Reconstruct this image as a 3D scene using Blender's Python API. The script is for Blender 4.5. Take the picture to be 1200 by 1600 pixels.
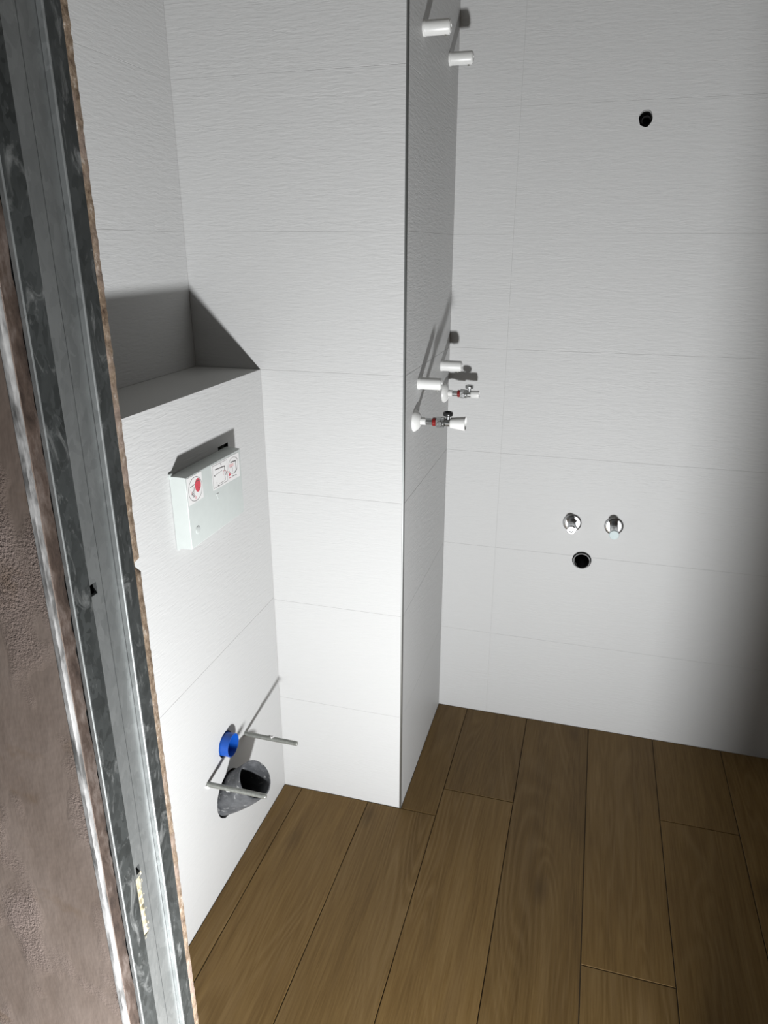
import bpy, bmesh, math, random
from mathutils import Vector, Matrix

for o in list(bpy.data.objects):
    bpy.data.objects.remove(o, do_unlink=True)
scene = bpy.context.scene
COL = scene.collection
random.seed(7)

# ------------------------------------------------------------------ camera
EYE = 1.469
cam_d = bpy.data.cameras.new('camera')
cam = bpy.data.objects.new('camera', cam_d)
COL.objects.link(cam)
cam_d.sensor_fit = 'VERTICAL'
cam_d.sensor_height = 36.0
cam_d.sensor_width = 27.0
cam_d.lens = 36.0 * 1125.15 / 1600.0
cam_d.clip_start = 0.02
cam.location = (0, 0, EYE)
cam.rotation_euler = (math.pi / 2 - 0.3532, 0.0, 0.2796)
scene.camera = cam

# ------------------------------------------------------------------ world
world = bpy.data.worlds.new('dim_corridor')
scene.world = world
world.use_nodes = True
wb = world.node_tree.nodes['Background']
wb.inputs[0].default_value = (0.95, 0.97, 1.0, 1)
wb.inputs[1].default_value = 0.025

# ------------------------------------------------------------------ the work lamp standing on the corridor floor
LAMP = Vector((0.184, 0.165, 0.182))
ld = bpy.data.lights.new('work_lamp', 'AREA')
ld.shape = 'DISK'
ld.size = 0.11
ld.energy = 54.0
ld.color = (0.972, 0.988, 1.0)
lamp = bpy.data.objects.new('work_lamp', ld)
COL.objects.link(lamp)
lamp.location = LAMP
lamp.rotation_euler = Vector((-0.80, 1.0, 1.30)).to_track_quat('-Z', 'Y').to_euler()

# ------------------------------------------------------------------ view
vs = scene.view_settings
vs.view_transform = 'Standard'
vs.look = 'None'
vs.gamma = 1.0
vs.exposure = 0.0
vs.use_curve_mapping = False

# ------------------------------------------------------------------ dimensions (metres)
XW = -0.745    # tiled face of the cistern boxing
XL = -0.914    # left wall
YC = 1.549     # front of the tiled pier
XC = -0.396    # side of the tiled pier
YB = 2.059     # back wall
XR = 1.30      # right wall
YI = 0.580     # inner face of the door wall
YO = 0.4517    # corridor face of the door wall
XJ = -0.426    # left door reveal
XJR = 0.235    # right door reveal
ZC = 2.45      # ceiling
LEDGE = 1.2

# ------------------------------------------------------------------ node helpers
class NT:
    def __init__(self, name):
        self.m = bpy.data.materials.new(name)
        self.m.use_nodes = True
        self.t = self.m.node_tree
        self.b = self.t.nodes['Principled BSDF']
    def n(self, typ, **kw):
        nd = self.t.nodes.new(typ)
        for k, v in kw.items():
            setattr(nd, k, v)
        return nd
    def l(self, a, b):
        self.t.links.new(a, b)
    def coords(self, scale=(1, 1, 1), loc=(0, 0, 0)):
        tc = self.n('ShaderNodeTexCoord')
        mp = self.n('ShaderNodeMapping')
        mp.inputs['Scale'].default_value = scale
        mp.inputs['Location'].default_value = loc
        self.l(tc.outputs['Object'], mp.inputs['Vector'])
        return mp.outputs['Vector']
    def noise(self, vec, scale, detail=3.0, rough=0.55, dist=0.0):
        nd = self.n('ShaderNodeTexNoise')
        nd.inputs['Scale'].default_value = scale
        nd.inputs['Detail'].default_value = detail
        nd.inputs['Roughness'].default_value = rough
        nd.inputs['Distortion'].default_value = dist
        self.l(vec, nd.inputs['Vector'])
        return nd.outputs['Fac']
    def ramp(self, fac, stops):
        nd = self.n('ShaderNodeValToRGB')
        cr = nd.color_ramp
        while len(cr.elements) < len(stops):
            cr.elements.new(0.5)
        for e, (p, c) in zip(cr.elements, stops):
            e.position = p
            e.color = c if len(c) == 4 else (*c, 1)
        self.l(fac, nd.inputs['Fac'])
        return nd.outputs['Color']
    def mix(self, fac, a, b, mode='MIX'):
        nd = self.n('ShaderNodeMix', data_type='RGBA', blend_type=mode)
        for s, v in ((nd.inputs[0], fac), (nd.inputs[6], a), (nd.inputs[7], b)):
            if isinstance(v, (int, float)):
                s.default_value = v
            elif isinstance(v, tuple):
                s.default_value = v if len(v) == 4 else (*v, 1)
            else:
                self.l(v, s)
        return nd.outputs[2]
    def math(self, op, a, b=0.0):
        nd = self.n('ShaderNodeMath', operation=op)
        for s, v in ((nd.inputs[0], a), (nd.inputs[1], b)):
            if isinstance(v, (int, float)):
                s.default_value = v
            else:
                self.l(v, s)
        return nd.outputs[0]
    def bump(self, h, strength, dist):
        nd = self.n('ShaderNodeBump')
        nd.inputs['Strength'].default_value = strength
        nd.inputs['Distance'].default_value = dist
        self.l(h, nd.inputs['Height'])
        self.l(nd.outputs['Normal'], self.b.inputs['Normal'])
    def set(self, col=None, rough=None, metal=None, spec=None):
        if col is not None:
            if isinstance(col, tuple):
                self.b.inputs['Base Color'].default_value = (*col, 1)
            else:
                self.l(col, self.b.inputs['Base Color'])
        if rough is not None:
            if isinstance(rough, (int, float)):
                self.b.inputs['Roughness'].default_value = rough
            else:
                self.l(rough, self.b.inputs['Roughness'])
        if metal is not None:
            self.b.inputs['Metallic'].default_value = metal
        if spec is not None:
            self.b.inputs['Specular IOR Level'].default_value = spec
        return self

M = {}
def plain(name, col, rough=0.5, metal=0.0, spec=0.5, mott=0.06, scale=60.0):
    """a plain surface with a faint procedural mottling"""
    t = NT(name)
    v = t.noise(t.coords(), scale, 3)
    lo = tuple(max(0, c * (1 - mott)) for c in col)
    hi = tuple(min(1, c * (1 + mott)) for c in col)
    t.set(t.ramp(v, [(0.3, lo), (0.7, hi)]), rough, metal, spec)
    M[name] = t.m
    return t

# white rippled wall tile: long shallow horizontal ripples pressed into the body
def wall_tile_mat(name, depth):
    t = NT(name)
    warp = t.noise(t.coords((24, 24, 40)), 1.0, 2)
    vec = t.coords((27, 27, 215))
    add = t.n('ShaderNodeVectorMath', operation='ADD')
    t.l(vec, add.inputs[0])
    cmb = t.n('ShaderNodeCombineXYZ')
    t.l(t.math('MULTIPLY', warp, 2.2), cmb.inputs['Z'])
    t.l(cmb.outputs[0], add.inputs[1])
    rip = t.noise(add.outputs[0], 1.0, 2.5, 0.55)
    big = t.noise(t.coords((3, 3, 3)), 1.0, 2)
    rip2 = t.noise(t.coords((70, 70, 420)), 1.0, 2, 0.5)
    # patches where the ripple is stronger
    amp = t.math('MULTIPLY', rip, t.math('ADD', t.math('MULTIPLY', big, 1.2), 0.3))
    h = t.math('ADD', amp, t.math('MULTIPLY', rip2, 0.22))
    t.bump(h, 1.0, depth)
    t.set((0.50, 0.50, 0.495), 0.50, 0.0, 0.22)
    M[name] = t.m
wall_tile_mat('wall_tile', 0.00085)
plain('smooth_tile', (0.46, 0.46, 0.45), 0.38, 0, 0.4, 0.015, 9)
plain('grout', (0.46, 0.46, 0.45), 0.9, 0, 0.2, 0.05)
plain('floor_grout', (0.05, 0.038, 0.025), 0.9, 0, 0.2)
plain('ceiling_paint', (0.30, 0.29, 0.27), 0.9, 0, 0.2, 0.02)
plain('raw_board', (0.26, 0.25, 0.23), 0.8, 0, 0.2, 0.02)

# wood look planks
def plank_mat():
    t = NT('oak_plank')
    oi = t.n('ShaderNodeObjectInfo')
    tc = t.n('ShaderNodeTexCoord')
    off = t.n('ShaderNodeCombineXYZ')
    t.l(t.math('MULTIPLY', oi.outputs['Random'], 37.0), off.inputs['X'])
    t.l(t.math('MULTIPLY', oi.outputs['Random'], 91.0), off.inputs['Y'])
    add = t.n('ShaderNodeVectorMath', operation='ADD')
    t.l(tc.outputs['Object'], add.inputs[0]); t.l(off.outputs[0], add.inputs[1])
    def mp(s):
        m = t.n('ShaderNodeMapping'); m.inputs['Scale'].default_value = s
        t.l(add.outputs[0], m.inputs['Vector']); return m.outputs['Vector']
    broad = t.noise(mp((11, 1.0, 1)), 1.0, 4, 0.55, 1.2)
    fine = t.noise(mp((210, 7, 1)), 1.0, 5, 0.66, 0.4)
    # cathedral figure: contour lines of a long soft noise, present only in patches
    field = t.noise(mp((7.0, 0.75, 1)), 1.0, 2, 0.45, 0.6)
    fig = t.math('PINGPONG', t.math('MULTIPLY', field, 24.0), 0.5)
    figm = t.ramp(t.noise(mp((4.0, 1.3, 1)), 1.0, 2), [(0.46, (0, 0, 0)), (0.62, (1, 1, 1))])
    knots = t.n('ShaderNodeTexVoronoi'); knots.inputs['Scale'].default_value = 1.0
    t.l(mp((6.5, 2.6, 1)), knots.inputs['Vector'])
    kn = t.ramp(knots.outputs['Distance'], [(0.03, (1, 1, 1)), (0.16, (0, 0, 0))])
    base = t.ramp(broad, [(0.28, (0.128, 0.080, 0.037)), (0.5, (0.205, 0.134, 0.063)), (0.72, (0.262, 0.180, 0.094))])
    c = t.mix(0.46, base, t.ramp(fine, [(0.35, (0.125, 0.078, 0.036)), (0.65, (0.270, 0.188, 0.098))]))
    c = t.mix(t.math('MULTIPLY', figm, 0.30), c, t.ramp(fig, [(0.05, (0.285, 0.205, 0.120)), (0.30, (0.17, 0.112, 0.055)), (0.5, (0.125, 0.080, 0.038))]))
    c = t.mix(t.math('MULTIPLY', kn, 0.55), c, (0.080, 0.050, 0.025))
    hsv = t.n('ShaderNodeHueSaturation')
    t.l(c, hsv.inputs['Color'])
    t.l(t.math('ADD', t.math('MULTIPLY', oi.outputs['Random'], 0.20), 0.70), hsv.inputs['Value'])
    hsv.inputs['Saturation'].default_value = 1.2
    t.set(hsv.outputs['Color'], t.math('ADD', t.math('MULTIPLY', fine, 0.15), 0.45), 0, 0.25)
    t.bump(fine, 0.25, 0.0006)
    M['plank'] = t.m
plank_mat()

# pinkish gypsum plaster with trowel marks, drag lines and stains
def plaster_mat():
    t = NT('plaster')
    v = t.coords()
    big = t.noise(v, 7, 4, 0.6)
    mid = t.noise(t.coords((1, 1, 0.45)), 26, 4, 0.6)
    grit = t.noise(v, 330, 3, 0.7)
    patch = t.ramp(t.noise(t.coords((1, 1, 0.6), (3, 1, 2)), 9, 3, 0.55), [(0.50, (0, 0, 0)), (0.62, (1, 1, 1))])
    stain = t.ramp(t.noise(t.coords((1, 1, 1.4), (9, 4, 1)), 11, 4, 0.6), [(0.60, (0, 0, 0)), (0.74, (1, 1, 1))])
    c = t.ramp(big, [(0.3, (0.140, 0.105, 0.085)), (0.7, (0.178, 0.139, 0.117))])
    c = t.mix(0.25, c, t.ramp(mid, [(0.35, (0.100, 0.074, 0.059)), (0.65, (0.215, 0.176, 0.154))]))
    c = t.mix(t.math('MULTIPLY', patch, 0.35), c, (0.222, 0.172, 0.160))
    c = t.mix(t.math('MULTIPLY', stain, 0.5), c, (0.108, 0.066, 0.032))
    t.set(c, 0.92, 0, 0.2)
    gr = t.math('MULTIPLY', t.math('MULTIPLY', grit, patch), 1.0)
    h = t.math('ADD', t.math('MULTIPLY', mid, 0.8), gr)
    t.bump(h, 0.8, 0.0022)
    M['plaster'] = t.m
plaster_mat()

def steel_mat(name, dark, light, smear, rough, metal):
    t = NT(name)
    v = t.coords((1, 1, 0.6))
    sp = t.n('ShaderNodeTexVoronoi'); sp.inputs['Scale'].default_value = 130
    wv = t.n('ShaderNodeVectorMath', operation='ADD')
    cm = t.n('ShaderNodeCombineXYZ')
    nn = t.noise(v, 60, 2)
    for ax in 'XYZ':
        t.l(t.math('MULTIPLY', nn, 0.03), cm.inputs[ax])
    t.l(v, wv.inputs[0]); t.l(cm.outputs[0], wv.inputs[1]); t.l(wv.outputs[0], sp.inputs['Vector'])
    bw = t.n('ShaderNodeRGBToBW'); t.l(sp.outputs['Color'], bw.inputs[0])
    mid = tuple((a + b) / 2 for a, b in zip(dark, light))
    c = t.mix(0.5, t.ramp(bw.outputs[0], [(0.2, dark), (0.8, light)]), t.ramp(t.noise(v, 14, 4, 0.6), [(0.35, dark), (0.68, light)]))
    sm = t.ramp(t.noise(t.coords((1, 1, 0.5), (2, 5, 1)), 42, 5, 0.65, 1.2), [(0.56, (0, 0, 0)), (0.74, (1, 1, 1))])
    c = t.mix(t.math('MULTIPLY', sm, smear), c, (0.62, 0.63, 0.62))
    t.set(c, rough, metal, 0.4)
    t.bump(t.noise(v, 90, 3), 0.25, 0.0008)
    M[name] = t.m
steel_mat('dull_steel', (0.030, 0.033, 0.032), (0.078, 0.084, 0.083), 0.36, 0.5, 0.6)
steel_mat('bright_steel', (0.25, 0.262, 0.260), (0.34, 0.352, 0.350), 0.2, 0.5, 0.9)
steel_mat('edge_steel', (0.18, 0.188, 0.186), (0.27, 0.28, 0.278), 0.2, 0.55, 0.6)
plain('galvanised_rod', (0.352, 0.360, 0.336), 0.42, 0.75, 0.5, 0.15, 120)
plain('trim_metal', (0.400, 0.416, 0.408), 0.28, 0.9, 0.5, 0.03)
plain('white_plastic', (0.656, 0.656, 0.640), 0.35, 0, 0.5, 0.02)
plain('cover_plastic', (0.464, 0.496, 0.480), 0.38, 0, 0.5, 0.02)
plain('sticker_paper', (0.640, 0.632, 0.624), 0.55, 0, 0.4, 0.01)
plain('print_black', (0.07, 0.06, 0.06), 0.6)
plain('print_red', (0.496, 0.044, 0.068), 0.55)
plain('print_pink', (0.600, 0.400, 0.400), 0.55)
plain('blue_plastic', (0.004, 0.060, 0.320), 0.32, 0, 0.5, 0.1, 90)
plain('red_plastic', (0.192, 0.006, 0.006), 0.4)
plain('chrome', (0.74, 0.75, 0.76), 0.24, 1.0, 0.5, 0.03)
plain('satin_chrome', (0.50, 0.51, 0.51), 0.28, 1.0, 0.5, 0.08, 150)
plain('black_plastic', (0.014, 0.014, 0.014), 0.32)
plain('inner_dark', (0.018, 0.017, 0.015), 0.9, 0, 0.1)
plain('void_board', (0.16, 0.14, 0.11), 0.95, 0, 0.1)
plain('seal_grey', (0.075, 0.075, 0.075), 0.35, 0.3)
plain('plug_plastic', (0.42, 0.50, 0.50), 0.5)
plain('screw_steel', (0.45, 0.44, 0.40), 0.4, 0.8)
plain('foam', (0.38, 0.33, 0.22), 0.9, 0, 0.2, 0.2, 140)
t = NT('pipe_grey')
v = t.coords()
c = t.ramp(t.noise(v, 38, 4, 0.6), [(0.35, (0.050, 0.052, 0.056)), (0.7, (0.112, 0.115, 0.121))])
sm = t.ramp(t.noise(t.coords((1, 1, 1), (5, 2, 7)), 60, 4, 0.6, 1.0), [(0.60, (0, 0, 0)), (0.70, (1, 1, 1))])
c = t.mix(t.math('MULTIPLY', sm, 0.65), c, (0.46, 0.46, 0.45))
t.set(c, 0.55, 0, 0.4); M['pipe_grey'] = t.m
t = NT('brown_board_edge')
v = t.coords((1, 1, 0.35))
c = t.ramp(t.noise(v, 75, 4, 0.65), [(0.3, (0.021, 0.0135, 0.010)), (0.5, (0.050, 0.034, 0.026)), (0.72, (0.115, 0.092, 0.080))])
t.set(c, 0.9, 0, 0.2); t.bump(t.noise(v, 120, 3), 0.6, 0.002); M['board_edge'] = t.m
t = NT('chipped_tile_body')
v = t.coords((1, 1, 0.7))
c = t.ramp(t.noise(v, 130, 4, 0.7), [(0.28, (0.05, 0.03, 0.02)), (0.42, (0.130, 0.092, 0.062)), (0.58, (0.205, 0.155, 0.112)), (0.74, (0.40, 0.365, 0.325))])
c = t.mix(t.ramp(t.noise(t.coords((1, 1, 1), (1, 8, 3)), 22, 2), [(0.50, (0, 0, 0)), (0.64, (0.75, 0.75, 0.75))]), c, (0.21, 0.160, 0.135))
t.set(c, 0.9, 0, 0.2); t.bump(t.noise(v, 160, 3), 0.6, 0.002); M['tile_body'] = t.m
t = NT('bead_plaster')
v = t.coords((1, 1, 0.3))
c = t.ramp(t.noise(v, 60, 4, 0.65), [(0.36, (0.08, 0.078, 0.075)), (0.52, (0.27, 0.265, 0.26)), (0.72, (0.46, 0.455, 0.445))])
t.set(c, 0.65, 0, 0.35); t.bump(t.noise(v, 90, 3), 0.6, 0.0015); M['bead'] = t.m

# ------------------------------------------------------------------ mesh helpers
def link(o, parent=None):
    COL.objects.link(o)
    if parent is not None:
        o.parent = parent
    return o

def finish(me, smooth):
    if smooth:
        for p in me.polygons:
            p.use_smooth = True
        me.set_sharp_from_angle(angle=math.radians(smooth))

def mesh_obj(name, verts, faces, mat, parent=None, smooth=0):
    me = bpy.data.meshes.new(name)
    me.from_pydata([tuple(v) for v in verts], [], faces)
    bm = bmesh.new(); bm.from_mesh(me)
    bmesh.ops.recalc_face_normals(bm, faces=bm.faces)
    bm.to_mesh(me); bm.free()
    me.materials.append(M[mat])
    finish(me, smooth)
    return link(bpy.data.objects.new(name, me), parent)

def bm_obj(name, bm, mat, parent=None, smooth=0):
    me = bpy.data.meshes.new(name)
    bmesh.ops.recalc_face_normals(bm, faces=bm.faces)
    bm.to_mesh(me); bm.free()
    me.materials.append(M[mat])
    finish(me, smooth)
    return link(bpy.data.objects.new(name, me), parent)

def box_vf(lo, hi):
    x0, y0, z0 = lo; x1, y1, z1 = hi
    v = [(x0, y0, z0), (x1, y0, z0), (x1, y1, z0), (x0, y1, z0), (x0, y0, z1), (x1, y0, z1), (x1, y1, z1), (x0, y1, z1)]
    f = [(0, 3, 2, 1), (4, 5, 6, 7), (0, 1, 5, 4), (1, 2, 6, 5), (2, 3, 7, 6), (3, 0, 4, 7)]
    return v, f

def box(name, lo, hi, mat, parent=None, bevel=0.0):
    bm = bmesh.new()
    v, f = box_vf(lo, hi)
    vv = [bm.verts.new(p) for p in v]
    for q in f:
        bm.faces.new([vv[i] for i in q])
    if bevel:
        bmesh.ops.bevel(bm, geom=list(bm.edges), offset=bevel, segments=2, affect='EDGES', profile=0.5)
    return bm_obj(name, bm, mat, parent, 40 if bevel else 0)

def cut(o, cutters):
    """subtract the cutter objects from o for good"""
    for c in cutters:
        md = o.modifiers.new('cut', 'BOOLEAN')
        md.operation = 'DIFFERENCE'; md.solver = 'EXACT'; md.object = c
    bpy.context.view_layer.update()
    dg = bpy.context.evaluated_depsgraph_get()
    me = bpy.data.meshes.new_from_object(o.evaluated_get(dg))
    o.modifiers.clear()
    old = o.data
    o.data = me
    me.name = old.name
    bpy.data.meshes.remove(old)
    if not me.materials:
        me.materials.append(old.materials[0])

def drop(objs):
    for c in objs:
        me = c.data
        bpy.data.objects.remove(c, do_unlink=True)
        bpy.data.meshes.remove(me)

def cyl_cutter(centre, axis, r, half, n=40, wob=0.0, squash=(1, 1)):
    """short prism along axis 'x','y' with a slightly uneven outline, used only to cut holes"""
    vs, fs = [], []
    rr = [r * (1 + random.uniform(-wob, wob)) for _ in range(n)]
    for s in (-1, 1):
        for i in range(n):
            a = 2 * math.pi * i / n
            u, w = rr[i] * math.cos(a) * squash[0], rr[i] * math.sin(a) * squash[1]
            if axis == 'x':
                vs.append((centre[0] + s * half, centre[1] + u, centre[2] + w))
            else:
                vs.append((centre[0] + u, centre[1] + s * half, centre[2] + w))
    fs.append(list(range(n - 1, -1, -1))); fs.append(list(range(n, 2 * n)))
    for i in range(n):
        j = (i + 1) % n
        fs.append((i, j, n + j, n + i))
    return mesh_obj('cutter', vs, fs, 'grout')

def tile(name, org, U, V, N, w, h, t, mat, parent, gap=0.00026, ch=0.00035):
    """a slab lying in the plane org + u U + v V, its face at org, thickness t behind it, with a softened front edge"""
    org, U, V, N = Vector(org), Vector(U), Vector(V), Vector(N)
    def p(u, v, d):
        return org + U * u + V * v - N * d
    a, b, c, d = gap, w - gap, gap, h - gap
    vs = [p(a, c, t), p(b, c, t), p(b, d, t), p(a, d, t),
          p(a, c, ch), p(b, c, ch), p(b, d, ch), p(a, d, ch),
          p(a + ch, c + ch, 0), p(b - ch, c + ch, 0), p(b - ch, d - ch, 0), p(a + ch, d - ch, 0)]
    fs = [(3, 2, 1, 0), (8, 9, 10, 11)]
    for k in (0, 4):
        for i in range(4):
            j = (i + 1) % 4
            fs.append((k + i, k + j, k + 4 + j, k + 4 + i))
    return mesh_obj(name, vs, fs, mat, parent)

def lathe(name, prof, mat, parent=None, n=32, smooth=35, cap0=True, cap1=True, M4=None):
    """surface of revolution about local Z from (radius, height) pairs"""
    vs, fs = [], []
    for r, z in prof:
        for i in range(n):
            a = 2 * math.pi * i / n
            vs.append(Vector((r * math.cos(a), r * math.sin(a), z)))
    for k in range(len(prof) - 1):
        for i in range(n):
            j = (i + 1) % n
            fs.append((k * n + i, k * n + j, (k + 1) * n + j, (k + 1) * n + i))
    if cap0:
        fs.append(list(range(n - 1, -1, -1)))
    if cap1:
        fs.append(list(range((len(prof) - 1) * n, len(prof) * n)))
    if M4 is not None:
        vs = [M4 @ v for v in vs]
    return mesh_obj(name, vs, fs, mat, parent, smooth)

def struct(o):
    o['kind'] = 'structure'
    return o

def thing(name, label, cat, loc, out=None, group=None):
    """an Empty at a thing's base; out = world direction of its local Z (local X points up as far as it can)"""
    e = bpy.data.objects.new(name, None)
    e.empty_display_size = 0.02
    COL.objects.link(e)
    if out is not None:
        z = Vector(out).normalized()
        up = Vector((0, 0, 1))
        x = (up - z * up.dot(z)).normalized()
        y = z.cross(x)
        e.matrix_world = Matrix.Translation(Vector(loc)) @ Matrix((x, y, z)).transposed().to_4x4()
    else:
        e.location = loc
    tag(e, label, cat, group)
    return e

def tag(o, label, cat, group=None):
    o['label'] = label; o['category'] = cat
    if group:
        o['group'] = group

X3, Y3, Z3 = Vector((1, 0, 0)), Vector((0, 1, 0)), Vector((0, 0, 1))
TT = 0.009      # tile thickness
GR = 0.0005     # how far the joints sit back

# ================================================================== THE ROOM
# ---- back wall
wall_back = struct(box('wall_back', (XC - 0.02, YB + GR, -0.05), (XR + 0.1, YB + 0.16, ZC), 'grout'))
back_tiles = {}
cols = [(XC, -0.234), (-0.234, 0.666), (0.666, XR)]
z = 0.0
row = 0
while z < ZC - 0.01:
    h = min(0.3, ZC - z)
    for ci, (x0, x1) in enumerate(cols):
        back_tiles[(row, ci)] = tile('tile', (x0, YB, z), X3, Z3, -Y3, x1 - x0, h, TT, 'wall_tile', wall_back)
    z += 0.3; row += 1
DRAIN = (0.0245, YB, 0.588)
HOLE = (0.0667, YB, 1.7595)
ct = [cyl_cutter(DRAIN, 'y', 0.0278, 0.09, 40, 0.01), cyl_cutter(HOLE, 'y', 0.0162, 0.075, 16, 0.06, (0.98, 1.18))]
cut(back_tiles[(1, 1)], ct[:1]); cut(back_tiles[(2, 1)], ct[:1]); cut(back_tiles[(5, 1)], ct[1:])
cut(wall_back, ct)
drop(ct)

# ---- left wall above the ledge
wall_left = struct(box('wall_left', (XL - 0.15, YO, -0.05), (XL - GR, YC + 0.02, ZC), 'grout'))
z = LEDGE
while z < ZC - 0.01:
    h = min(0.3, ZC - z)
    for y0, y1 in ((YI, 0.649), (0.649, YC)):
        tile('tile', (XL, y0, z), Y3, Z3, X3, y1 - y0, h, TT, 'wall_tile', wall_left)
    z += 0.3

# ---- the pier between the toilet and the wash basin
wall_pier = struct(box('wall_pier', (XL - 0.15, YC + GR, -0.05), (XC - GR, YB + 0.1, ZC), 'grout'))
z = 0.0
while z < ZC - 0.01:
    h = min(0.3, ZC - z)
    x0 = XW if z < LEDGE - 0.01 else XL
    tile('tile', (x0, YC, z), X3, Z3, -Y3, XC - 0.004 - x0, h, TT, 'wall_tile', wall_pier)
    tile('tile', (XC, YC + 0.004, z), Y3, Z3, X3, YB - YC - 0.004, h, TT, 'wall_tile', wall_pier)
    z += 0.3
# quarter-round edge profile up the outer corner of the pier
vs, fs = [], []
prof = [(-0.0042, 0.009)]
prof = [(-0.0046, -0.0002), (-0.0036, -0.0010), (-0.0012, -0.0006), (0.0002, 0.0006), (0.0010, 0.0024), (0.0004, 0.0046), (-0.0040, 0.0050), (-0.0046, 0.0040)]
for zz in (0.001, ZC):
    vs += [(XC + a, YC + b, zz) for a, b in prof]
n = len(prof)
for i in range(n):
    j = (i + 1) % n
    fs.append((i, j, n + j, n + i))
fs += [list(range(n)), list(range(2 * n - 1, n - 1, -1))]
struct(mesh_obj('trim_1', vs, fs, 'trim_metal', None, 30))

# ---- boxed-in cistern with its tiled ledge
wall_cistern = struct(box('wall_cistern', (XW - 0.024, YI, -0.05), (XW - GR, YC + 0.004, LEDGE - 0.006), 'grout'))
# face tiles (60 cm high rows) and ledge tiles
cis = {}
for ri, (z0, z1) in enumerate(((0.0, 0.606), (0.606, LEDGE))):
    for ci, (y0, y1) in enumerate(((YI, 0.649), (0.649, YC))):
        cis[(ri, ci)] = tile('tile', (XW, y0, z0), Y3, Z3, X3, y1 - y0, z1 - z0, TT, 'wall_tile', wall_cistern)
for y0, y1 in ((YI, 0.649), (0.649, YC)):
    tile('ledge_tile', (XL, y0, LEDGE), Y3, X3, Z3, y1 - y0, XW - XL, TT, 'smooth_tile', wall_cistern)
WASTE = (XW, 1.238, 0.232)
FLUSH = (XW, 1.243, 0.372)
ct = [cyl_cutter(WASTE, 'x', 0.0575, 0.05, 40, 0.015, (0.98, 1.03)), cyl_cutter(FLUSH, 'x', 0.0315, 0.05, 36, 0.03)]
b = box('cutter', (XW - 0.05, 1.322, 1.050), (XW + 0.02, 1.366, 1.0705), 'grout'); ct.append(b)
cut(cis[(0, 1)], ct[:2]); cut(cis[(1, 1)], ct[2:]); cut(wall_cistern, ct)
drop(ct)
# the dark space behind the boxing
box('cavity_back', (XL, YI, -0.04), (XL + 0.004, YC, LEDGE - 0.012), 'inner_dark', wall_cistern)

# ---- right wall, ceiling, door wall
wall_right = struct(box('wall_right', (XR + GR, YO, -0.05), (XR + 0.12, YB + 0.1, ZC), 'grout'))
z = 0.0
while z < ZC - 0.01:
    h = min(0.3, ZC - z)
    for y0, y1 in ((YI, 1.159), (1.159, YB)):
        tile('tile', (XR, y0, z), Y3, Z3, -X3, y1 - y0, h, TT, 'raw_board', wall_right)
    z += 0.3
struct(box('ceiling', (XL - 0.15, YO, ZC), (XR + 0.12, YB + 0.16, ZC + 0.1), 'ceiling_paint'))

# corridor side of the door wall: plaster skin, its raw edge, and the boards round the studs
wall_front = struct(box('wall_front', (-2.2, YO, -0.05), (XJ - 0.004, YO + 0.010, ZC), 'plaster'))
box('stud_space', (-1.0, YO + 0.026, -0.05), (XJ - 0.042, YI - 0.016, ZC), 'inner_dark', wall_front)
box('inner_board', (-1.0, YI - 0.016, -0.05), (XJ - 0.006, YI - 0.006, ZC), 'board_edge', wall_front)
box('inner_facing', (-1.0, YI - 0.006, -0.05), (XJ - 0.010, YI, ZC), 'smooth_tile', wall_front)

def ragged_strip(name, y0, y1, x_in, x_face, jit_y0, jit_y1, jit_x, step, mat, parent, notches=()):
    """a narrow vertical strip standing on its edge with a crumbled outline"""
    vs, fs = [], []
    k = 0
    z = -0.04
    drift = 0.0
    while z < ZC:
        drift = drift * 0.8 + random.uniform(-1, 1) * 0.45
        ja = jit_y0 * (0.5 * drift + random.uniform(-0.6, 0.6))
        jb = jit_y1 * (0.5 * drift + random.uniform(-0.6, 0.6))
        jx = jit_x * random.uniform(-1, 0.3)
        for nz, nd, nh in notches:
            if abs(z - nz) < nh:
                jx -= nd; jb -= nd * 0.8
        zz = z + random.uniform(-0.3, 0.3) * step
        vs += [(x_in, y0, zz), (x_face + jx - 0.0008, y0 + ja, zz), (x_face + jx, y0 + ja + 0.0010, zz),
               (x_face + jx + random.uniform(-1, 0.2) * jit_x, (y0 + y1) / 2, zz),
               (x_face + jx, y1 + jb - 0.0010, zz), (x_face + jx - 0.0008, y1 + jb, zz), (x_in, y1, zz)]
        z += step; k += 1
    n = 7
    for a in range(k - 1):
        for i in range(n):
            j = (i + 1) % n
            fs.append((a * n + i, a * n + j, (a + 1) * n + j, (a + 1) * n + i))
    fs += [list(range(n)), list(range((k - 1) * n + n - 1, (k - 1) * n - 1, -1))]
    return mesh_obj(name, vs, fs, mat, parent, 50)

ragged_strip('corner_bead', YO - 0.0003, YO + 0.0056, XJ - 0.0052, XJ + 0.0002, 0.0004, 0.0005, 0.0006, 0.009, 'bead', wall_front)
ragged_strip('plasterboard_edge', YO + 0.0058, 0.4775, XJ - 0.02, XJ - 0.0042, 0.0005, 0.0008, 0.0014, 0.010, 'board_edge', wall_front)
ragged_strip('tile_edge', 0.5695, YI + 0.0004, XJ - 0.012, XJ - 0.0010, 0.0004, 0.0007, 0.0006, 0.005, 'tile_body', wall_front, ((1.163, 0.0035, 0.005),))

# right side of the doorway and the lintel, both out of the picture
wfr = struct(box('wall_front_right', (XJR, YO, -0.05), (XR + 0.1, YI, ZC), 'plaster'))
struct(box('wall_lintel', (XJ - 0.004, YO, 2.12), (XJR, YI, ZC), 'plaster'))

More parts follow.
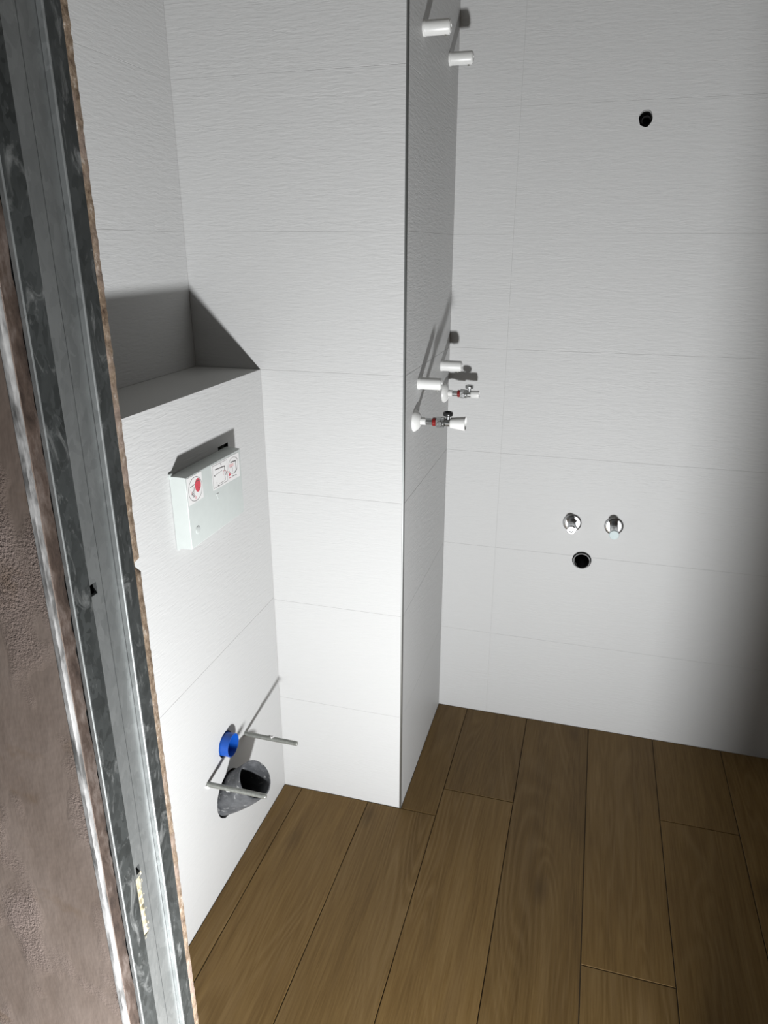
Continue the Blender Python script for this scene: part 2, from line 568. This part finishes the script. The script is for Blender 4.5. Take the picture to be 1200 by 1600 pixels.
# ---- floor: oak-look planks laid towards the back wall
floor = struct(box('floor', (XL - 0.1, -0.6, -0.08), (XR + 0.1, YB + 0.05, -0.0022), 'floor_grout'))
xj = [-0.890, -0.6905, -0.4915, -0.2965, -0.0975, 0.0995, 0.2955, 0.4955, 0.6955, 0.8955, 1.0955, 1.2955]
ends = {-0.890: 0.62, -0.6905: 0.62, -0.4915: 1.5485, -0.2965: 1.6575, -0.0975: 0.86, 0.0995: 1.2065, 0.2955: 1.7015, 0.4955: 0.95, 0.6955: 1.40, 0.8955: 1.10, 1.0955: 1.75}
for a, b in zip(xj[:-1], xj[1:]):
    e = ends[a]
    cuts = [-0.6]
    k = e
    while k > -0.5:
        k -= 1.2
    k += 1.2
    while k < YB:
        cuts.append(k); k += 1.2
    cuts.append(YB)
    for y0, y1 in zip(cuts[:-1], cuts[1:]):
        x0, x1 = a, b
        if a < XW:                       # cut along the boxing
            x0 = max(x0, XW - 0.0)
        if a < XC < b and y0 > 1.5:      # beside the pier
            x0 = XC
        if b <= XC + 0.001:
            y1 = min(y1, YC)
        if y1 - y0 < 0.02 or x1 - x0 < 0.02:
            continue
        tile('plank', (x0, y0, 0.0), X3, Y3, Z3, x1 - x0, y1 - y0, 0.010, 'plank', floor, 0.0011, 0.0007)

# ================================================================== STEEL DOOR POST
post = thing('door_post', 'galvanised steel door post with a recessed bright channel beside the bare plaster', 'door post', (XJ, 0.525, 0.0))
def ext(name, pts, z0, z1, mat, cuts=(), smooth=0):
    """extrude an (x, y) outline given in world metres from z0 to z1, in the post's frame"""
    n = len(pts)
    vs = [(x - XJ, y - 0.525, zz) for zz in (z0, z1) for x, y in pts]
    fs = [(i, (i + 1) % n, n + (i + 1) % n, n + i) for i in range(n)]
    fs += [list(range(n)), list(range(2 * n - 1, n - 1, -1))]
    o = mesh_obj(name, vs, fs, mat, post, smooth)
    return o
ZT = 2.12
RD = 0.0055
# near flange: rounded lip facing the corridor, then the flat
ext('flange', [(XJ - 0.030, 0.4780), (XJ - 0.0010, 0.4780), (XJ - 0.0002, 0.4784), (XJ, 0.4792), (XJ, 0.5010), (XJ - 0.0008, 0.5016), (XJ - RD, 0.5016), (XJ - RD, 0.4996), (XJ - 0.003, 0.4996), (XJ - 0.003, 0.4796), (XJ - 0.030, 0.4796)], 0.0, ZT, 'dull_steel')
ext('edge_fold', [(XJ - 0.0042, 0.4768), (XJ - 0.0004, 0.4768), (XJ + 0.0004, 0.4774), (XJ + 0.0004, 0.4781), (XJ - 0.0042, 0.4781)], 0.0, ZT, 'edge_steel')
# recessed web in two strips with a groove between them
webA = ext('web', [(XJ - RD, 0.4990), (XJ - RD, 0.5243), (XJ - RD - 0.0040, 0.5243), (XJ - RD - 0.0040, 0.4990)], 0.0, ZT, 'bright_steel')
webB = ext('web', [(XJ - RD - 0.0005, 0.5258), (XJ - RD - 0.0005, 0.5480), (XJ - RD - 0.0040, 0.5480), (XJ - RD - 0.0040, 0.5258)], 0.0, ZT, 'bright_steel')
# far step and flange
ext('edge_fold', [(XJ - RD, 0.5470), (XJ - 0.0008, 0.5472), (XJ, 0.5480), (XJ, 0.5492), (XJ - RD, 0.5492)], 0.0, ZT, 'edge_steel')
ext('flange', [(XJ - 0.0002, 0.5490), (XJ, 0.5496), (XJ, 0.5690), (XJ - 0.0006, 0.5696), (XJ - 0.030, 0.5696), (XJ - 0.030, 0.5680), (XJ - 0.0030, 0.5680), (XJ - 0.0030, 0.5490)], 0.0, ZT, 'dull_steel')
# punched slots in the web, foam showing through the long one
def post_cut(lo, hi):
    return box('cutter', lo, hi, 'grout')
bpy.context.view_layer.update()
ct = [post_cut((XJ - 0.02, 0.5055, 1.160), (XJ + 0.01, 0.5165, 1.172)), post_cut((XJ - 0.02, 0.5100, 0.815), (XJ + 0.01, 0.5165, 0.826)), post_cut((XJ - 0.02, 0.5060, 0.725), (XJ + 0.01, 0.5150, 0.8105))]
cut(webA, ct)
drop(ct)
vs, fs = [], []
k = 0
for i in range(26):
    z = 0.722 + i * 0.0037
    a = 0.0030 * math.sin(i * 1.9) * 0.4 + random.uniform(-0.0012, 0.0012)
    for j in range(5):
        y = 0.502 + j * 0.0038
        vs.append((-0.0062 + 0.0012 * math.sin(i * 2.2 + j) + a * 0.4 + random.uniform(-0.0005, 0.0005), y - 0.525, z))
    k += 1
for i in range(k - 1):
    for j in range(4):
        fs.append((i * 5 + j, i * 5 + j + 1, i * 5 + 6 + j, i * 5 + 5 + j))
nb = len(vs)
vs += [(-0.016, v[1], v[2]) for v in vs]
fs += [tuple(q + nb for q in reversed(f)) for f in fs]
for i in range(k - 1):
    for j in (0, 4):
        a, b2 = i * 5 + j, i * 5 + 5 + j
        fs.append((a, b2, b2 + nb, a + nb))
for j in range(4):
    for i in (0, k - 1):
        a, b2 = i * 5 + j, i * 5 + j + 1
        fs.append((a, b2, b2 + nb, a + nb))
mesh_obj('foam', vs, fs, 'foam', post, 40)['label'] = 'cream foam showing through the slot'

# ================================================================== FLUSH COVER BOX
fb = thing('flush_cover_box', 'white plastic protective flush box with instruction stickers on the tiled boxing', 'flush box', (XW, 1.2435, 0.918))
D = 0.034
y0, y1, z0, z1 = 1.1315 - 1.2435, 1.3545 - 1.2435, 0.0, 0.1445
bm = bmesh.new()
# hollow tray: open towards the wall
vv = {}
def ring(yo0, yo1, zo0, zo1, x):
    return [bm.verts.new(p) for p in ((x, yo0, zo0), (x, yo1, zo0), (x, yo1, zo1), (x, yo0, zo1))]
o1 = ring(y0 - 0.0012, y1 + 0.0012, z0 - 0.0012, z1 + 0.0012, 0.0008)
o2 = ring(y0, y1, z0, z1, D)
i1 = ring(y0 + 0.0018, y1 - 0.0018, z0 + 0.0018, z1 - 0.0018, 0.0008)
i2 = ring(y0 + 0.0018, y1 - 0.0018, z0 + 0.0018, z1 - 0.0018, D - 0.002)
bm.faces.new(o2); bm.faces.new(i2)
for a, b2 in ((o1, o2), (i1, i2), (o1, i1)):
    for i in range(4):
        j = (i + 1) % 4
        bm.faces.new((a[i], a[j], b2[j], b2[i]))
ed = [e for e in bm.edges if all(abs(v.co.x - D) < 1e-6 for v in e.verts)]
bmesh.ops.bevel(bm, geom=ed, offset=0.0022, segments=3, affect='EDGES', profile=0.5)
bm_obj('cover', bm, 'cover_plastic', fb, 45)
box('corner_lug', (0.0, y0 - 0.004, z1 - 0.004), (0.004, y0 + 0.006, z1 + 0.006), 'cover_plastic', fb, 0.0006)
box('corner_lug', (0.0, y0 - 0.0005, z0 - 0.0045), (0.006, y0 + 0.007, z0 - 0.0008), 'cover_plastic', fb, 0.0006)
# moulded button, lower near corner, and a small arrow
MX = Matrix.Translation((D - 0.0002, 1.158 - 1.2435, 0.949 - 0.918)) @ Matrix.Rotation(math.pi / 2, 4, 'Y')
lathe('moulded_knob', [(0.0082, 0), (0.0080, 0.0009), (0.0066, 0.0016), (0.0030, 0.0018)], 'cover_plastic', fb, 24, 35, M4=MX)
mesh_obj('moulded_arrow', [(D, y, z) for y, z in ((-0.004, 0.078), (0.006, 0.0775), (0.0015, 0.066))] + [(D + 0.0008, y, z) for y, z in ((-0.004, 0.078), (0.006, 0.0775), (0.0015, 0.066))],
         [(0, 1, 2), (3, 4, 5), (0, 1, 4, 3), (1, 2, 5, 4), (2, 0, 3, 5)], 'cover_plastic', fb)

def L(y, z, lift=0.0):      # point on the front of the cover, given in world y, z
    return Vector((D + lift, y - 1.2435, z - 0.918))
def sticker(pts):
    v = [L(*p, 0.0001) for p in pts] + [L(*p, 0.00045) for p in pts]
    return mesh_obj('sticker', v, [(0, 1, 2, 3), (4, 5, 6, 7), (0, 1, 5, 4), (1, 2, 6, 5), (2, 3, 7, 6), (3, 0, 4, 7)], 'sticker_paper', fb)
def strokes(name, lines, wd, mat, parent):
    """printed lines: each a polyline in world y, z; laid as thin flat ribbons on the sticker"""
    vs, fs = [], []
    for ln in lines:
        for (ya, za), (yb, zb) in zip(ln[:-1], ln[1:]):
            d = Vector((yb - ya, zb - za))
            if d.length < 1e-6:
                continue
            d.normalize(); nrm = Vector((-d.y, d.x)) * wd / 2; d = d * wd * 0.3
            b0 = len(vs)
            for yy, zz, s, q in ((ya, za, 1, -1), (yb, zb, 1, 1), (yb, zb, -1, 1), (ya, za, -1, -1)):
                vs.append(L(yy + nrm.x * s + d.x * q, zz + nrm.y * s + d.y * q, 0.0006))
            fs.append((b0, b0 + 1, b0 + 2, b0 + 3))
    o = mesh_obj(name, vs, fs, mat, parent)
    o['kind'] = 'stuff'
    return o
def blob(name, pts, mat, parent, lift=0.00058):
    return mesh_obj(name, [L(y, z, lift) for y, z in pts], [list(range(len(pts)))], mat, parent)
def ell(cy, cz, ry, rz, a0=0.0, a1=2 * math.pi, n=28):
    return [(cy + ry * math.cos(a0 + (a1 - a0) * i / n), cz + rz * math.sin(a0 + (a1 - a0) * i / n)) for i in range(n + 1)]
s1 = sticker([(1.1345, 1.0600), (1.1890, 1.0600), (1.1900, 1.0065), (1.1345, 1.0060)])
strokes('print', [ell(1.1622, 1.0322, 0.0250, 0.0236)], 0.0009, 'print_black', s1)
blob('print_disc', ell(1.1722, 1.0372, 0.0108, 0.0136)[:-1], 'print_red', s1)
strokes('print', [[(1.1640, 1.0440), (1.1690, 1.0468), (1.1790, 1.0452)], [(1.1735, 1.0325), (1.1765, 1.0300)], [(1.1445, 1.0400), (1.1600, 1.0418)], [(1.150, 1.030), (1.150, 1.022), (1.156, 1.022)],
                  [(1.147, 1.025), (1.156, 1.0255)], [(1.152, 1.019), (1.158, 1.0185)], [(1.1535, 1.037), (1.1545, 1.028)], [(1.1575, 1.037), (1.1585, 1.026)]], 0.0013, 'print_black', s1)
strokes('print', [[(1.1560, 1.020), (1.1610, 1.012)], [(1.1590, 1.020), (1.1640, 1.0125)], [(1.1450, 1.034), (1.1480, 1.026)]], 0.0009, 'print_red', s1)
s2 = sticker([(1.2283, 1.0590), (1.3460, 1.0560), (1.3460, 1.0035), (1.2290, 1.0065)])
strokes('print', [[(1.2317, 1.0560), (1.2930, 1.0545), (1.2900, 1.0095), (1.2310, 1.0105), (1.2317, 1.0560)], [(1.2405, 1.0360), (1.2700, 1.0375)],
                  [(1.2560, 1.0140), (1.2780, 1.0135)], [(1.2450, 1.0200), (1.2455, 1.0120)]], 0.0007, 'print_black', s2)
strokes('print', [[(1.2418, 1.0470), (1.2810, 1.0440), (1.2800, 1.0150)], [(1.2870, 1.0300), (1.2840, 1.0250)], [(1.2370, 1.0360), (1.2400, 1.0340)], [(1.2660, 1.0530), (1.2675, 1.0500)], [(1.2500, 1.0125), (1.2530, 1.0090)]], 0.0020, 'print_black', s2)
strokes('print', [ell(1.3185, 1.0350, 0.0215, 0.0175)], 0.0007, 'print_black', s2)
strokes('print', [[(1.3050, 1.0330), (1.3140, 1.0340), (1.3150, 1.0220)]], 0.0007, 'print_black', s2)
strokes('print', [[(1.3080, 1.0440), (1.3300, 1.0420), (1.3310, 1.0210), (1.3230, 1.0180)]], 0.0022, 'print_black', s2)
blob('print_panel', [(1.3020, 1.0410), (1.3200, 1.0400), (1.3190, 1.0335), (1.3010, 1.0345)], 'print_pink', s2)
blob('print_triangle', [(1.3005, 1.0245), (1.2945, 1.0170), (1.3060, 1.0168)], 'print_red', s2)
strokes('print', [[(1.2970, 1.0130), (1.3080, 1.0118)], ell(1.2795, 1.0300, 0.0060, 0.0060, 0, 3.6, 10), [(1.2980, 1.0240), (1.2930, 1.0290)]], 0.0011, 'print_red', s2)
strokes('print', [[(1.3120, 1.0125), (1.3300, 1.0112)], [(1.3340, 1.0480), (1.3380, 1.0440)]], 0.0012, 'print_black', s2)

# ================================================================== TOILET FIXINGS
def rod(y, z, length, label):
    t = thing('threaded_rod', label, 'threaded rod', (XW, y, z), X3, 'threaded rods for hanging the toilet')
    pr = [(0.0048, -0.03)]
    k = -0.03
    while k < length - 0.002:
        pr += [(0.0050, k), (0.0059, k + 0.00055), (0.0059, k + 0.0009), (0.0050, k + 0.00145)]
        k += 0.00175
    pr += [(0.0052, length - 0.001), (0.0044, length)]
    lathe('shaft', pr, 'galvanised_rod', t, 18, 0)
    return t
r1 = rod(1.338, 0.331, 0.141, 'threaded steel rod nearer the corner, running free over the white wall')
r2 = rod(1.1515, 0.331, 0.144, 'threaded steel rod crossing in front of the grey waste pipe')
def dab(parent, z, ang, s):
    bm = bmesh.new()
    bmesh.ops.create_icosphere(bm, subdivisions=2, radius=1.0)
    for v in bm.verts:
        k = 1 + random.uniform(-0.3, 0.3)
        v.co = Vector((v.co.x * s[0] * k, v.co.y * s[1] * k, v.co.z * s[2] * k))
        v.co = Matrix.Rotation(ang, 3, 'Z') @ (v.co + Vector((0.0058, 0, 0)))
        v.co.z += z
    bm_obj('plaster_dab', bm, 'sticker_paper', parent, 60)['label'] = 'white plaster dab'
dab(r1, 0.074, 0.0, (0.0022, 0.004, 0.005))
dab(r1, 0.066, -0.8, (0.0016, 0.0026, 0.003))
dab(r2, 0.002, 2.4, (0.0050, 0.0080, 0.0030))
dab(r2, 0.003, 3.4, (0.0070, 0.0060, 0.0028))
dab(r2, 0.052, 2.7, (0.0025, 0.003, 0.005))

fp = thing('flush_pipe', 'short bright blue plastic flush pipe poking out above the grey waste pipe', 'pipe', FLUSH, X3)
R = 0.0277
lathe('collar', [(R - 0.0016, -0.035), (R, -0.035), (R, 0.0195), (R - 0.0003, 0.0205), (R - 0.0016, 0.0205), (R - 0.0018, 0.020), (R - 0.0018, -0.035)], 'blue_plastic', fp, 48, 35, False, False)
lathe('inner_end', [(0.001, -0.034), (R - 0.0018, -0.034)], 'blue_plastic', fp, 32, 0, True, False)

wp = thing('waste_pipe', 'scuffed dark grey waste pipe tilting up out of its hole low on the wall', 'pipe', WASTE)
# sweep of circles from inside the wall up to the mouth
c_in, c_wall, c_out = Vector((-0.05, 0.006, -0.030)), Vector((0.0, 0.006, 0.0)), Vector((0.0757, -0.0054, 0.0624))
n_out = Vector((0.7502, -0.136, 0.647)).normalized()
secs = []
for i in range(9):
    s = i / 8
    p = (1 - s) ** 2 * c_in + 2 * s * (1 - s) * Vector((0.012, 0.006, -0.006)) + s * s * c_out
    nn = (Vector((1, 0, 0)) * (1 - s) + n_out * s).normalized()
    secs.append((p, nn, 0.0505 * (1 - s) + 0.0452 * s))
def sweep(name, secs, dr, mat, parent, n=48):
    vs, fs = [], []
    for p, nn, r in secs:
        a = nn.cross(Y3).normalized(); b = nn.cross(a)
        for i in range(n):
            t = 2 * math.pi * i / n
            vs.append(p + (a * math.cos(t) + b * math.sin(t)) * (r - dr))
    for k in range(len(secs) - 1):
        for i in range(n):
            j = (i + 1) % n
            fs.append((k * n + i, k * n + j, (k + 1) * n + j, (k + 1) * n + i))
    return vs, fs
n = 48
va, fa = sweep('o', secs, 0.0, None, None)
vb, fb2 = sweep('i', secs, 0.0030, None, None)
nb = len(va)
fs = fa + [tuple(q + nb for q in reversed(f)) for f in fb2]
e0 = (len(secs) - 1) * n
for i in range(n):
    j = (i + 1) % n
    fs.append((e0 + i, e0 + j, e0 + nb + j, e0 + nb + i))
mesh_obj('pipe_shell', va + vb, fs, 'pipe_grey', wp, 40)
# flat black disc closing the bore, for the pipe's dark interior
p, nn, r = secs[3]
a = nn.cross(Y3).normalized(); b = nn.cross(a)
mesh_obj('black_disc', [p + (a * math.cos(2 * math.pi * i / 32) + b * math.sin(2 * math.pi * i / 32)) * (r - 0.0031) for i in range(32)], [list(range(32))], 'black_plastic', wp)

# ================================================================== RADIATOR MOUNTS AND VALVES ON THE PIER
def mount(y, z, label, k=1.0):
    t = thing('radiator_mount', label, 'radiator mount', (XC, y, z), X3, 'white radiator mounts on the side of the pier')
    r = 0.0142 * k
    lathe('sleeve', [(r * 1.06, 0.0), (r * 1.06, 0.004), (r * 1.01, 0.0048), (r, 0.006), (r, 0.0535), (r * 0.96, 0.0545), (r * 0.86, 0.0545), (r * 0.86, 0.052)], 'white_plastic', t, 36, 35, True, False)
    lathe('end_plug', [(r * 0.86, 0.0515), (r * 0.84, 0.0560), (r * 0.62, 0.0572), (r * 0.30, 0.0572), (r * 0.28, 0.0550)], 'white_plastic', t, 28, 35, True, True)
    o = lathe('grub_screw', [(0.0024, 0.0), (0.0024, 0.0022), (0.0014, 0.0024)], 'screw_steel', t, 12, 35, M4=Matrix.Translation((-r - 0.0004, 0.0, 0.046)) @ Matrix.Rotation(-math.pi / 2, 4, 'Y'))
    return t
mount(1.672, 1.886, 'white radiator mount at the top, nearer the pier edge', 1.0)
mount(1.945, 1.8875, 'white radiator mount at the top, nearer the back wall', 1.0)
mount(1.679, 1.1625, 'white radiator mount just above the valve with the flared cap', 1.0)
mount(1.945, 1.165, 'white radiator mount just above the valve with the short cap', 1.0)

def valve(y, z, label, flared):
    t = thing('radiator_valve', label, 'valve', (XC, y, z), X3, 'radiator valves on the side of the pier')
    # local z = away from the wall, local x = up
    if flared:
        lathe('rosette', [(0.0265, 0.0), (0.0265, 0.0022), (0.0245, 0.0062), (0.0190, 0.0120), (0.0135, 0.0155), (0.0100, 0.0165)], 'white_plastic', t, 40, 35, True, True)
    else:
        for s in (0, 1):                # the split rosette has sprung apart a little
            vs, fs = [], []
            pr = [(0.0265, 0.0), (0.0265, 0.0022), (0.0245, 0.0062), (0.0190, 0.0115), (0.0110, 0.0145), (0.0095, 0.0145), (0.0095, 0.0)]
            m = 20
            for i in range(m + 1):
                a = math.pi * s + math.pi * i / m + math.pi / 2
                for r, h in pr:
                    vs.append(Vector((r * math.cos(a) + (0.0012 if s else -0.0012) * 0, r * math.sin(a), h)))
            k = len(pr)
            for i in range(m):
                for j in range(k):
                    fs.append((i * k + j, i * k + (j + 1) % k, (i + 1) * k + (j + 1) % k, (i + 1) * k + j))
            fs += [list(range(k)), list(range(m * k + k - 1, m * k - 1, -1))]
            o = mesh_obj('rosette', vs, fs, 'white_plastic', t, 40)
            o.rotation_euler = (0, 0, math.pi / 2)
            o.location = (0.0008 if s else -0.0008, 0, 0.001)
            o.rotation_euler = (0, 0.10 if s else -0.02, math.pi / 2)
    s = 1.0 if flared else 0.90
    lathe('collar', [(0.0090, 0.0145 * s), (0.0088, 0.0285 * s), (0.0078, 0.0290 * s)], 'white_plastic', t, 28)
    lathe('tube', [(0.0078, 0.027 * s), (0.0078, 0.046 * s)], 'satin_chrome', t, 24)
    lathe('seal_ring', [(0.0084, 0.0445 * s), (0.0102, 0.0458 * s), (0.0102, 0.0520 * s), (0.0086, 0.0532 * s)], 'red_plastic', t, 28)
    lathe('union_nut', [(0.0100, 0.0528 * s), (0.0132, 0.0545 * s), (0.0132, 0.0660 * s), (0.0118, 0.0680 * s)], 'satin_chrome', t, 6, 0)
    lathe('union_nut', [(0.0108, 0.0660 * s), (0.0122, 0.0680 * s), (0.0122, 0.0740 * s), (0.0096, 0.0765 * s), (0.0092, 0.0890 * s)], 'satin_chrome', t, 30)
    # square spindle boss on the near side
    MN = Matrix.Translation((-0.002, 0.006, 0.065 * s)) @ Matrix.Rotation(math.pi / 2, 4, 'X').inverted()
    lathe('side_boss', [(0.0062, 0.0), (0.0062, 0.0080), (0.0050, 0.0092), (0.0028, 0.0092)], 'chrome', t, 24, 35, M4=MN)
    up = Matrix.Translation((0.0, 0.0, 0.0815 * s)) @ Matrix.Rotation(math.pi / 2, 4, 'Y')
    lathe('stem', [(0.0048, 0.006), (0.0048, 0.0150), (0.0038, 0.0156), (0.0038, 0.019)], 'chrome', t, 20, 35, M4=up)
    lathe('knob', [(0.0050, 0.0150), (0.0106, 0.0165), (0.0116, 0.0180), (0.0116, 0.0236), (0.0108, 0.0250), (0.0086, 0.0256), (0.0082, 0.0226), (0.0030, 0.0222)], 'black_plastic' if flared else 'satin_chrome', t, 28, 35, M4=up)
    if flared:
        lathe('cap', [(0.0120, 0.0878), (0.0126, 0.0886), (0.0128, 0.0930), (0.0168, 0.1220), (0.0160, 0.1236), (0.0150, 0.1236), (0.0146, 0.1180)], 'white_plastic', t, 36, 35)
    else:
        lathe('cap', [(0.0095, 0.0785), (0.0100, 0.0795), (0.0106, 0.0990), (0.0100, 0.1010), (0.0076, 0.1010), (0.0070, 0.0985)], 'white_plastic', t, 30)
    return t
valve(1.640, 1.0800, 'radiator valve with a flared white cap and domed white rosette, nearer the pier edge', True)
valve(1.985, 1.0830, 'radiator valve with a short white cap beside the back wall', False)

# ================================================================== BASIN SUPPLIES, WASTE AND LAMP OUTLET ON THE BACK WALL
def supply(x, z, length, label, open_end):
    t = thing('water_outlet', label, 'water outlet', (x, YB, z), -Y3, 'chrome water outlets for the basin')
    lathe('rosette', [(0.0268, 0.0), (0.0268, 0.0030), (0.0256, 0.0044), (0.0232, 0.0052), (0.0180, 0.0058), (0.0120, 0.0060)], 'chrome', t, 48, 40)
    lathe('stub', [(0.0124, 0.004), (0.0124, length * 0.45), (0.0114, length * 0.47), (0.0114, length * 0.56), (0.0126, length * 0.58), (0.0126, length - 0.006)], 'chrome', t, 32, 30)
    if open_end:
        # half-inch tail cut for a spanner, threaded tip
        pr = [(0.0122, length - 0.0062)]
        k = length - 0.006
        for i in range(5):
            pr += [(0.0106, k), (0.0120, k + 0.0008)]; k += 0.0014
        pr += [(0.0104, k), (0.0070, k), (0.0066, k - 0.012)]
        lathe('thread', pr, 'chrome', t, 28, 0, True, True)
        box('lever', (-0.003, -0.0165, length * 0.5), (0.003, -0.0110, length * 0.8), 'chrome', t, 0.001)
    else:
        lathe('blanking_plug', [(0.0126, length - 0.006), (0.0134, length - 0.005), (0.0134, length - 0.001), (0.0126, length), (0.004, length + 0.0002)], 'plug_plastic', t, 32, 35)
    return t
supply(-0.0135, 0.7045, 0.064, 'chrome basin water outlet with an open tail, left of the pair', True)
supply(0.1041, 0.7065, 0.075, 'chrome basin water outlet closed with a flat pale plug, right of the pair', False)

dp = thing('basin_waste_pipe', 'round basin waste pipe opening set in the wall below the chrome outlets', 'pipe', DRAIN, -Y3)
lathe('sleeve', [(0.0246, -0.080), (0.0246, 0.0070), (0.0240, 0.0080), (0.0226, 0.0080), (0.0220, 0.0070), (0.0220, -0.080)], 'seal_grey', dp, 48, 35, False, False)
lathe('black_interior', [(0.0219, -0.004), (0.0212, -0.004), (0.0210, -0.006), (0.0210, -0.070), (0.001, -0.070)], 'black_plastic', dp, 40, 35, False, True)  # black inner wall and end, coloured in as the pipe's dark interior

cd = thing('conduit', 'black conduit end inside the ragged hole high on the back wall', 'conduit', (HOLE[0] + 0.002, YB + 0.004, HOLE[2] - 0.004), -Y3)
lathe('tube', [(0.0112, -0.065), (0.0112, -0.006), (0.0106, -0.005), (0.0094, -0.005), (0.0090, -0.006), (0.0090, -0.060)], 'black_plastic', cd, 28, 35, False, True)
